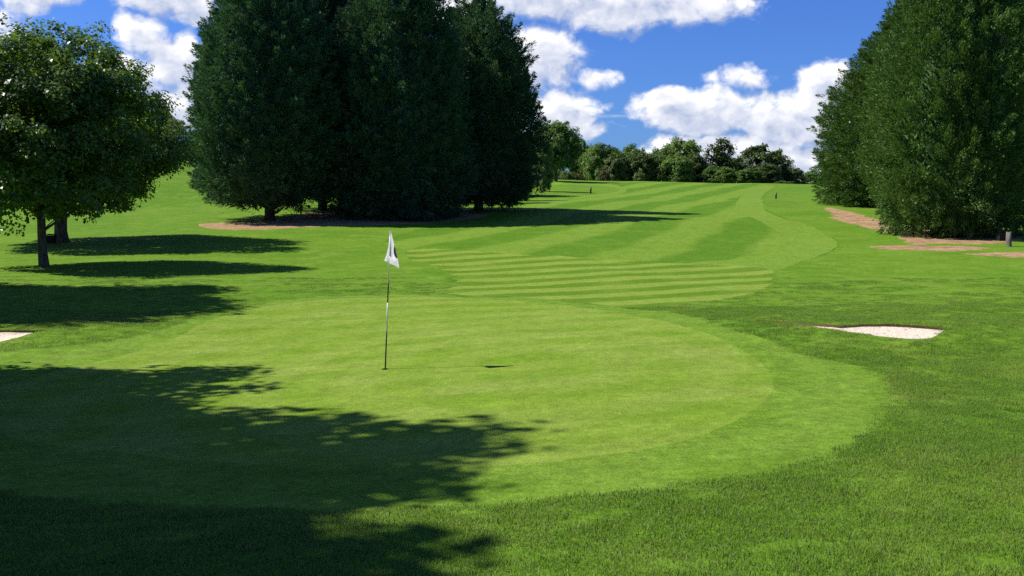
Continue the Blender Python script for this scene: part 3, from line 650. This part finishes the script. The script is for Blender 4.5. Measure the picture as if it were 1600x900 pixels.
# half dead oak: bare crooked limbs with a few leafy tufts
def stag_oak():
    rg = np.random.default_rng(8); mb = MB(); D = 204; X, Y, Z = at_depth(1120, D)
    mb.add(*tube([(0, 0, -0.3), (0.1, 0, 2.0), (-0.1, 0, 4.0), (0.2, 0, 5.6)], [0.5, 0.4, 0.34, 0.26], 8)); tips = []
    for ex, ez in ((-2.6, 6.4), (-2.0, 7.6), (-1.4, 8.6), (-0.6, 8.3), (0.2, 9.4), (0.9, 9.6), (1.7, 9.2), (2.3, 8.3), (2.6, 7.2), (2.2, 6.3), (-1.8, 5.6), (1.6, 5.6), (0.8, 7.8)):
        ey = rg.uniform(-1.2, 1.2); z0 = rg.uniform(3.8, 5.4)
        p = [np.array((0.0, 0, z0)), np.array((ex * 0.4 + rg.normal(0, 0.2), ey * 0.4, z0 + (ez - z0) * 0.35 + rg.normal(0, 0.2))), np.array((ex * 0.75 + rg.normal(0, 0.25), ey * 0.8, z0 + (ez - z0) * 0.75 + rg.normal(0, 0.2))), np.array((ex, ey, ez))]
        mb.add(*tube(p, [0.22, 0.16, 0.10, 0.04], 6)); tips.append((p[3], ex))
        for q in (1, 2):
            e = p[q] + np.array((rg.normal(0, 0.6), rg.normal(0, 0.5), rg.uniform(0.2, 0.9))); mb.add(*tube([p[q], (p[q] + e) / 2 + rg.normal(0, 0.1, 3), e], [0.08, 0.05, 0.02], 5)); tips.append((e, ex))
    P = []
    for t_, ex in tips:
        k = 90 if ex > 0.0 else (40 if rg.uniform() < 0.6 else 0)
        if k: P.append(t_ + rg.normal(0, 1, (k, 3)) * np.array((0.42, 0.42, 0.28)))
    for cx, cz in ((-1.4, 3.4), (0.3, 4.4), (1.5, 3.8), (-0.4, 2.4), (2.4, 4.8), (-2.0, 4.6)): P.append(np.array((cx, 0, cz)) + rg.normal(0, 1, (220, 3)) * np.array((0.75, 0.75, 0.5)))
    P = np.vstack(P); k = len(P); N = unit(rg.normal(0, 0.6, (k, 3)) + np.array((0, 0, 0.9))); Dd = unit(np.cross(N, rg.normal(0, 1, (k, 3))))
    V, F = kites(P, Dd, N, rg.uniform(0.3, 0.5, k), rg.uniform(0.25, 0.4, k), 0.1)
    plant('oak_tree', (X, Y, Z), mesh_from('oak_crown', V, F, None, False), mb.mesh('oak_limbs', None), M_oak, M_cbark, 'half dead oak with bare crooked limbs against the cloud', 'tree', GF)
stag_oak()

# ------------------------------------------------------------------ flagstick on the green
def flag():
    foot = at([602], [577])[0]; u = 15.4 / FPX                       # metres per photo pixel at the hole
    y0 = foot[1]; u = y0 / FPX
    root = empty('flagstick', foot, 'white flag with a black numeral hanging limp on a striped stick in the hole', 'golf flag')
    w = flat_mat('white_painted_stick', (0.75, 0.75, 0.72), 0.4, 0.4); k = flat_mat('black_painted_stick', (0.012, 0.013, 0.014), 0.4, 0.4)
    top = np.array((10.0 * u, 0.0, 216 * u))
    def seg(a, b, r0, r1, m, name):
        pa, pb = top * a, top * b; link(name, mesh_from(name, *tube([pa, (pa + pb) / 2, pb], [r0, (r0 + r1) / 2, r1], 12), m), root)
    f = lambda py: (577 - py) / 217.0
    seg(-0.05, f(507), 0.0115, 0.0105, k, 'stick_section'); seg(f(507), f(471), 0.0105, 0.0100, w, 'stick_section')
    seg(f(471), f(435), 0.0100, 0.0095, k, 'stick_section'); seg(f(435), 1.0, 0.0095, 0.0085, w, 'stick_section')
    b = []; F = []
    kv, kf = tube([top * 1.0 + np.array((0, 0, z)) for z in (-0.02, -0.012, 0.0, 0.012, 0.02)], [0.012, 0.017, 0.019, 0.016, 0.006], 14)
    link('finial', mesh_from('finial', kv, kf, w), root)
    # cloth: limp triangle gathered at the top; v runs down, s across from the free left edge to the right edge
    m, t, o = mat('white_flag_cloth'); p = t.n('ShaderNodeBsdfPrincipled'); p.inputs['Base Color'].default_value = (0.86, 0.86, 0.86, 1); p.inputs['Roughness'].default_value = 0.8
    tr = t.n('ShaderNodeBsdfTranslucent'); tr.inputs['Color'].default_value = (0.86, 0.86, 0.86, 1); mx = t.n('ShaderNodeMixShader'); mx.inputs[0].default_value = 0.5
    t.put(mx.inputs[1], p.outputs[0]); t.put(mx.inputs[2], tr.outputs[0]); t.put(o.inputs[0], mx.outputs[0])
    def P(px, py, dy): return np.array(((px - 602) * u, dy, (577 - py) * u))
    nv, ns = 30, 24
    L = [(610.6, 359), (610.0, 372), (608.0, 385), (604.5, 398), (601.2, 405.6)]; Rr = [(613.0, 359), (617.0, 372), (621.4, 387), (625.2, 400), (628.0, 415.6)]
    def lerp(A, v):
        q = v * (len(A) - 1); i = min(int(q), len(A) - 2); fr = q - i
        return np.array(A[i]) * (1 - fr) + np.array(A[i + 1]) * fr
    def cloth(v, s, off=0.0):
        a, b_ = lerp(L, v), lerp(Rr, v); p_ = a * (1 - s) + b_ * s
        d = -0.30 * v * (s - 0.35) + 0.022 * v * math.sin(s * 5.2 - 0.6) + 0.010 * v * math.sin(s * 11 + 3 * v) - 0.016
        return P(p_[0], p_[1], d - off)
    V = [cloth(i / (nv - 1), j / (ns - 1)) for i in range(nv) for j in range(ns)]
    F = [(i * ns + j, i * ns + j + 1, (i + 1) * ns + j + 1, (i + 1) * ns + j) for i in range(nv - 1) for j in range(ns - 1)]
    V += [cloth(i / (nv - 1), j / (ns - 1), -0.0015) for i in range(nv) for j in range(ns)]; o_ = nv * ns
    F += [tuple(q + o_ for q in reversed(f_)) for f_ in F]
    fl = link('flag_cloth', mesh_from('flag_cloth', V, F, m), root)
    # lower corner folded up across the front: a second small layer
    fv = [P(610.6, 397, -0.06), P(619, 403, -0.14), P(628.2, 416, -0.225), P(611.2, 409, -0.07), P(619, 411.5, -0.15)]
    link('folded_corner', mesh_from('folded_corner', fv + [q + np.array((0, 0.002, 0)) for q in fv], [(0, 3, 4, 1), (1, 4, 2), (6, 9, 8, 5), (7, 9, 6)], m, False), fl)
    # the visible part of the black numeral, wrapped on the cloth
    num = [(620.4, 380.6), (618.8, 384), (617.9, 388), (618.2, 392.8), (619.8, 397.2), (621.9, 399.6), (624.7, 399.8), (624.0, 396.4), (622.6, 394.4), (621.9, 391.6), (622.1, 389.2), (622.3, 388.6), (621.6, 385)]
    def on_cloth(px, py):
        v = 0.5
        for _ in range(30):
            a, b_ = lerp(L, v), lerp(Rr, v); s = min(max((px - a[0]) / (b_[0] - a[0]), 0), 1); cur = a[1] * (1 - s) + b_[1] * s; v = min(max(v + (py - cur) / 56.0, 0), 1)
        return cloth(v, s, 0.010)
    nvv = [on_cloth(*q) for q in num]; outer = list(range(0, 7)); inner = [12, 11, 10, 9, 8, 7]
    Fn = [(0, 1, 12), (1, 2, 11, 12), (2, 3, 9, 10), (2, 10, 11), (3, 4, 8, 9), (4, 5, 7, 8), (5, 6, 7)]
    link('numeral', mesh_from('numeral', nvv, Fn, k, False), fl)
    # cup: near-black disc on the turf, the hole's inner shade put into its colour
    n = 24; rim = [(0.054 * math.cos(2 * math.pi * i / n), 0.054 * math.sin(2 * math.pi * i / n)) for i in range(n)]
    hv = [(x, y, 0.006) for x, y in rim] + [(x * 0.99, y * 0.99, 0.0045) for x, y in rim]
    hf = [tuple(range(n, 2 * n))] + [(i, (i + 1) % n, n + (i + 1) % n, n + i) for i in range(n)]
    hole = link('hole', mesh_from('hole', hv, hf, flat_mat('painted_cup_shade', (0.006, 0.007, 0.005), 0.9, 0.1), False), None); hole.location = foot
    tag(hole, 'dark round hole in the green around the foot of the flagstick', 'golf hole')
flag()

# ------------------------------------------------------------------ small things
def box(mb, c, s, taper=1.0, rz=0.0):
    V = []
    for z, k in ((0, 1.0), (1, taper)):
        for x, y in ((-1, -1), (1, -1), (1, 1), (-1, 1)):
            X, Y = x * s[0] / 2 * k, y * s[1] / 2 * k
            V.append((c[0] + X * math.cos(rz) - Y * math.sin(rz), c[1] + X * math.sin(rz) + Y * math.cos(rz), c[2] + z * s[2]))
    mb.add(V, [(3, 2, 1, 0), (4, 5, 6, 7), (0, 1, 5, 4), (1, 2, 6, 5), (2, 3, 7, 6), (3, 0, 4, 7)])
M_dark = flat_mat('dark_painted_wood', (0.018, 0.016, 0.014), 0.7, 0.2, 0.3, 12); M_greyw = flat_mat('weathered_wood', (0.15, 0.13, 0.105), 0.9, 0.1, 0.6, 14); M_postw = flat_mat('pale_post_wood', (0.30, 0.28, 0.24), 0.85, 0.1, 0.3, 10)
def marker(px, py, hpx, wpx, label, m1_, band=None):
    p = at([px], [py])[0]; u = p[1] / FPX; h = hpx * u; r = wpx * u / 2
    e = empty('marker_post', p, label, 'marker post', 'marker posts on the fairway')
    link('post', mesh_from('post', *tube([(0, 0, -0.2), (0, 0, h * 0.5), (0.02, 0, h * 0.95), (0.02, 0, h)], [r, r, r * 0.95, r * 0.7], 8), m1_), e)
    if band: link('painted_band', mesh_from('painted_band', *tube([(0.012, 0, h * 0.70), (0.015, 0, h * 0.86)], [r * 1.12, r * 1.12], 8), band), e)
marker(923, 302.5, 10, 2.6, 'short dark post on the fairway right of the far long shadows', M_dark, M_postw)
marker(1212.5, 310.5, 9.5, 2.4, 'short dark post near the right edge of the far fairway', M_dark, M_postw)
marker(838.5, 291, 10, 3.4, 'brown post below the pale tree beside the pointed cypress', M_greyw, M_postw)
marker(1108, 284.5, 9, 2.2, 'grey post on the crest in front of the half dead oak', M_postw, M_greyw)
marker(871.5, 277.5, 8, 1.2, 'thin dark stake beside the lone tree trunk', M_dark)
def bin_(px, py, wpx, hpx, label):
    p = at([px], [py])[0]; u = p[1] / FPX; w = wpx * u; h = hpx * u
    e = empty('litter_bin', p, label, 'bin', None, 0.2); mb = MB(); box(mb, (0, 0, -0.03), (w * 0.88, w * 0.88, h * 0.86), 1.08); link('body', mb.mesh('body', M_dark, False), e)
    lid = MB(); box(lid, (0, 0, h * 0.835), (w * 1.04, w * 1.04, h * 0.07), 0.97); box(lid, (0, 0, h * 0.905), (w * 0.7, w * 0.7, h * 0.07), 0.6); link('lid', lid.mesh('lid', M_dark, False), e)
bin_(79, 380, 14, 15, 'dark square bin between the two maple trunks on the left')
bin_(1563, 376, 11, 16, 'dark bin left of the grey stump under the right cypress')
p = at([1576], [385])[0]; u = p[1] / FPX
st = MB(); rg = random.Random(3); n = 14
hs = [22 * u * (1 + rg.uniform(-0.08, 0.08)) for _ in range(n)]; V = []
for lv, (zk, rk) in enumerate(((-0.1, 5.4), (0.05, 4.8), (0.4, 4.1), (1.0, 4.0))):
    for i in range(n):
        a = 2 * math.pi * i / n; r_ = rk * u * (1 + 0.08 * math.sin(3 * a) + rg.uniform(-0.04, 0.04)); V.append((r_ * math.cos(a), r_ * math.sin(a), zk * hs[i]))
F = [(l * n + i, l * n + (i + 1) % n, (l + 1) * n + (i + 1) % n, (l + 1) * n + i) for l in range(3) for i in range(n)]; V.append((0, 0, 21 * u)); F += [(3 * n + i, 3 * n + (i + 1) % n, 4 * n) for i in range(n)]
o = link('tree_stump', st.add(V, F).mesh('tree_stump', M_greyw)); o.location = p; tag(o, 'weathered grey stump standing near the right edge under the cypresses', 'tree stump')
# bare trunk right of the nearest cypress
p = at_depth(1537, 59); mb = MB(); mb.add(*tube([(0, 0, -0.2), (0.02, 0, 0.8), (0.05, 0, 3), (0, 0, 8)], [0.36, 0.28, 0.25, 0.2], 10))
crn = conifer(17, 12.0, 1.9, [(0.30, 0.5), (0.4, 0.9), (0.55, 1.0), (0.75, 0.7), (1, 0.03)], 260, 36)
plant('conifer_tree', p, crn[0], mb.mesh('bare_trunk', None), M_con_green, M_pbark, 'cypress with bare pale lower trunk showing at the right side of the nearest one', 'conifer', GR)
for i, (x0, y0, x1, y1, lab) in enumerate(((1362.5, 345, 1370.5, 338.5, 'shorter pale cut branch leaning out under the right cypress row'), (1381, 347.5, 1388, 340.5, 'longer pale cut branch leaning out under the right cypress row'))):
    a = at([x0], [y0])[0]; u = a[1] / FPX; d = ((x1 - x0) * u, 0.4, (y0 - y1) * u)
    o = link('cut_branch', mesh_from('cut_branch', *tube([(-0.05 * d[0], 0, -0.02), (d[0] * 0.5, 0.2, d[2] * 0.55), d], [0.05, 0.045, 0.035], 7), M_postw)); o.location = a; tag(o, lab, 'branch', 'cut branches')
# two birds feeding on the crest
def bird(px, py, rz, lab):
    a = at([px], [py])[0]; s = 0.55
    prof_ = [(-0.34, 0.02, 0.015), (-0.22, 0.03, 0.04), (-0.10, 0.05, 0.085), (0.04, 0.06, 0.10), (0.15, 0.10, 0.08), (0.21, 0.17, 0.052), (0.25, 0.215, 0.055), (0.30, 0.215, 0.035), (0.36, 0.20, 0.008)]
    e = empty('crow', a, lab, 'bird', 'crows on the crest', rz); e.scale = (1.3, 1.3, 1.3)
    mb = MB(); mb.add(*tube([(x, 0, z + 0.12) for x, z, r in prof_], [r for *_, r in prof_], 10)); mb.add(*tube([(0.02, 0.04, 0.14), (0.03, 0.04, 0.06), (0.05, 0.04, 0.0)], [0.014, 0.01, 0.012], 5)); mb.add(*tube([(0.02, -0.04, 0.14), (0.03, -0.04, 0.06), (0.05, -0.04, 0.0)], [0.014, 0.01, 0.012], 5))
    link('body', mb.mesh('body', M_dark), e)
    for sd in (-1, 1):
        wv = [(0.14, sd * 0.085, 0.20), (0.0, sd * 0.115, 0.21), (-0.3, sd * 0.05, 0.155), (-0.06, sd * 0.10, 0.13)]
        link('wing', mesh_from('wing', wv + [(x, y * 1.12, z) for x, y, z in wv], [(0, 1, 2, 3), (7, 6, 5, 4), (0, 4, 5, 1), (1, 5, 6, 2), (2, 6, 7, 3), (3, 7, 4, 0)], M_dark), e)
bird(929, 279.5, 0.4, 'crow on the far crest, the left one of the pair'); bird(934, 279.8, 2.6, 'crow on the far crest, the right one of the pair')

# ------------------------------------------------------------------ rough grass blades
def grass_mat():
    m, t, o = mat('grass_blades'); P = wpos(t); oi = t.n('ShaderNodeObjectInfo'); geo = t.n('ShaderNodeNewGeometry')
    col = turf_patch(t, P, **ROUGH)
    f = t.m('ADD', t.m('MULTIPLY', geo.outputs['Random Per Island'], 1.0), 0.84)
    sc = t.n('ShaderNodeVectorMath', operation='SCALE'); t.put(sc.inputs[0], col); t.put(sc.inputs['Scale'], f)
    straw = t.m('GREATER_THAN', geo.outputs['Random Per Island'], 0.935)
    c2 = t.mix(t.m('MULTIPLY', straw, 0.75), sc.outputs[0], (0.30, 0.27, 0.12))
    nn = t.vm('NORMALIZE', t.vm('ADD', t.vm('MULTIPLY', geo.outputs['Normal'], (0.4, 0.4, 0.4)), (0, 0, 0.85)))
    p = t.n('ShaderNodeBsdfPrincipled'); t.put(p.inputs['Base Color'], c2); t.put(p.inputs['Normal'], nn); p.inputs['Roughness'].default_value = 0.45; p.inputs['Specular IOR Level'].default_value = 0.25
    tr = t.n('ShaderNodeBsdfTranslucent'); t.put(tr.inputs['Color'], t.mix(1.0, c2, (1.3, 1.25, 0.6, 1), 'MULTIPLY')); mx = t.n('ShaderNodeMixShader'); mx.inputs[0].default_value = 0.4
    t.put(mx.inputs[1], p.outputs[0]); t.put(mx.inputs[2], tr.outputs[0]); t.put(o.inputs[0], mx.outputs[0]); return m
M_blade = grass_mat()
def tuft(seed, nb=130, rad=0.16, h0=0.012, h1=0.033, w=0.0046):
    rg = np.random.default_rng(seed); a = rg.uniform(0, 6.28, nb); r = rad * np.sqrt(rg.uniform(0, 1, nb)); p = np.c_[r * np.cos(a), r * np.sin(a), -0.006 * np.ones(nb)]
    h = rg.uniform(h0, h1, nb); th = rg.uniform(0, 6.28, nb); ln = rg.uniform(0.15, 1.0, nb) * h
    mid_ = p + np.c_[ln * 0.35 * np.cos(th), ln * 0.35 * np.sin(th), h * 0.6]; tip = p + np.c_[ln * np.cos(th), ln * np.sin(th), h]
    ww = w * rg.uniform(0.6, 1.3, nb)[:, None]; q = th + np.pi / 2 + rg.normal(0, 0.5, nb); sd = np.c_[np.cos(q), np.sin(q), np.zeros(nb)] * ww / 2
    V = np.stack([p - sd, p + sd, mid_ + sd * 0.8, mid_ - sd * 0.8, tip], 1).reshape(-1, 3); b = np.arange(nb)[:, None] * 5
    F = [tuple(x) for x in (b + np.array([[0, 1, 2, 3]])).tolist()] + [tuple(x) for x in (b + np.array([[3, 2, 4]])).tolist()]
    return mesh_from('tuft', V, F, M_blade, True)
def scatter():
    rg = np.random.default_rng(77); pts = []; scl = []
    keepout = [ZONES[ZI[k]][1] for k in ('collar', 'putting_green', 'approach', 'sand_a', 'sand_b', 'fairway')]; soil = [ZONES[ZI[k]][1] for k in ('soil_a', 'soil_b', 'soil_c', 'soil_d')]
    bands = [(4.6, 10, 130, 1.0), (10, 16, 95, 0.95), (16, 24, 55, 0.9), (24, 34, 16, 0.85)]
    for y0, y1, den, s in bands:
        xm = 0.58 * y1 + 1.5; n = int(den * (y1 - y0) * 2 * xm); x = rg.uniform(-xm, xm, n); y = rg.uniform(y0, y1, n); k = np.abs(x) < 0.56 * y + 1.2
        x, y = x[k], y[k]; bad = np.zeros(len(x), bool)
        for z in keepout: bad |= inside(z, x, y)
        for z in soil: bad |= inside(z, x, y) & (rg.uniform(0, 1, len(x)) > 0.12)
        x, y = x[~bad], y[~bad]; pts.append(np.c_[x, y, terrain(x, y)]); scl.append(s * rg.uniform(0.7, 1.25, len(x)))
    pts = np.vstack(pts); scl = np.concatenate(scl); n = len(pts)
    cl = np.sin(pts[:, 0] * 2.3 + 1.7 * np.sin(pts[:, 1] * 1.9)) + np.sin(pts[:, 1] * 2.9 + 1.3 * np.sin(pts[:, 0] * 1.3 + 2)) + 0.8 * np.sin(pts[:, 0] * 7.1 + pts[:, 1] * 5.3); clump = (rg.uniform(0, 1, n) < 0.02 + 0.30 * np.clip(cl - 0.9, 0, 1)) & (pts[:, 1] < 22)
    me = bpy.data.meshes.new('grass'); me.vertices.add(n); me.vertices.foreach_set('co', pts.astype(np.float32).ravel())
    for nm, ty, arr in (('scl', 'FLOAT', scl), ('rot', 'FLOAT', rg.uniform(0, 6.28, n)), ('idx', 'INT', np.where(clump, rg.integers(5, 7, n), rg.integers(0, 5, n)))):
        a = me.attributes.new(nm, ty, 'POINT'); a.data.foreach_set('value', arr.astype(np.int32 if ty == 'INT' else np.float32))
    me.update(); ob = link('grass', me); tag(ob, kind='stuff')
    col = bpy.data.collections.new('tufts')
    for i in range(5): col.objects.link(bpy.data.objects.new('tuft', tuft(100 + i)))
    for i in range(2): col.objects.link(bpy.data.objects.new('tuft_tall', tuft(120 + i, 90, 0.10, 0.025, 0.062, 0.0048)))
    ng = bpy.data.node_groups.new('grass_scatter', 'GeometryNodeTree'); ng.interface.new_socket('Geometry', in_out='INPUT', socket_type='NodeSocketGeometry'); ng.interface.new_socket('Geometry', in_out='OUTPUT', socket_type='NodeSocketGeometry')
    t = NT(ng); gi = t.n('NodeGroupInput'); go = t.n('NodeGroupOutput'); ci = t.n('GeometryNodeCollectionInfo'); ci.inputs['Collection'].default_value = col; ci.inputs['Separate Children'].default_value = True; ci.inputs['Reset Children'].default_value = True
    def attr(nm, ty):
        a = t.n('GeometryNodeInputNamedAttribute', data_type=ty); a.inputs['Name'].default_value = nm; return a.outputs[0]
    ip = t.n('GeometryNodeInstanceOnPoints'); t.put(ip.inputs['Points'], gi.outputs[0]); t.put(ip.inputs['Instance'], ci.outputs[0]); ip.inputs['Pick Instance'].default_value = True
    t.put(ip.inputs['Instance Index'], attr('idx', 'INT')); t.put(ip.inputs['Rotation'], t.comb(0.0, 0.0, attr('rot', 'FLOAT'))); t.put(ip.inputs['Scale'], attr('scl', 'FLOAT'))
    t.put(go.inputs[0], ip.outputs[0]); md = ob.modifiers.new('scatter', 'NODES'); md.node_group = ng
scatter()
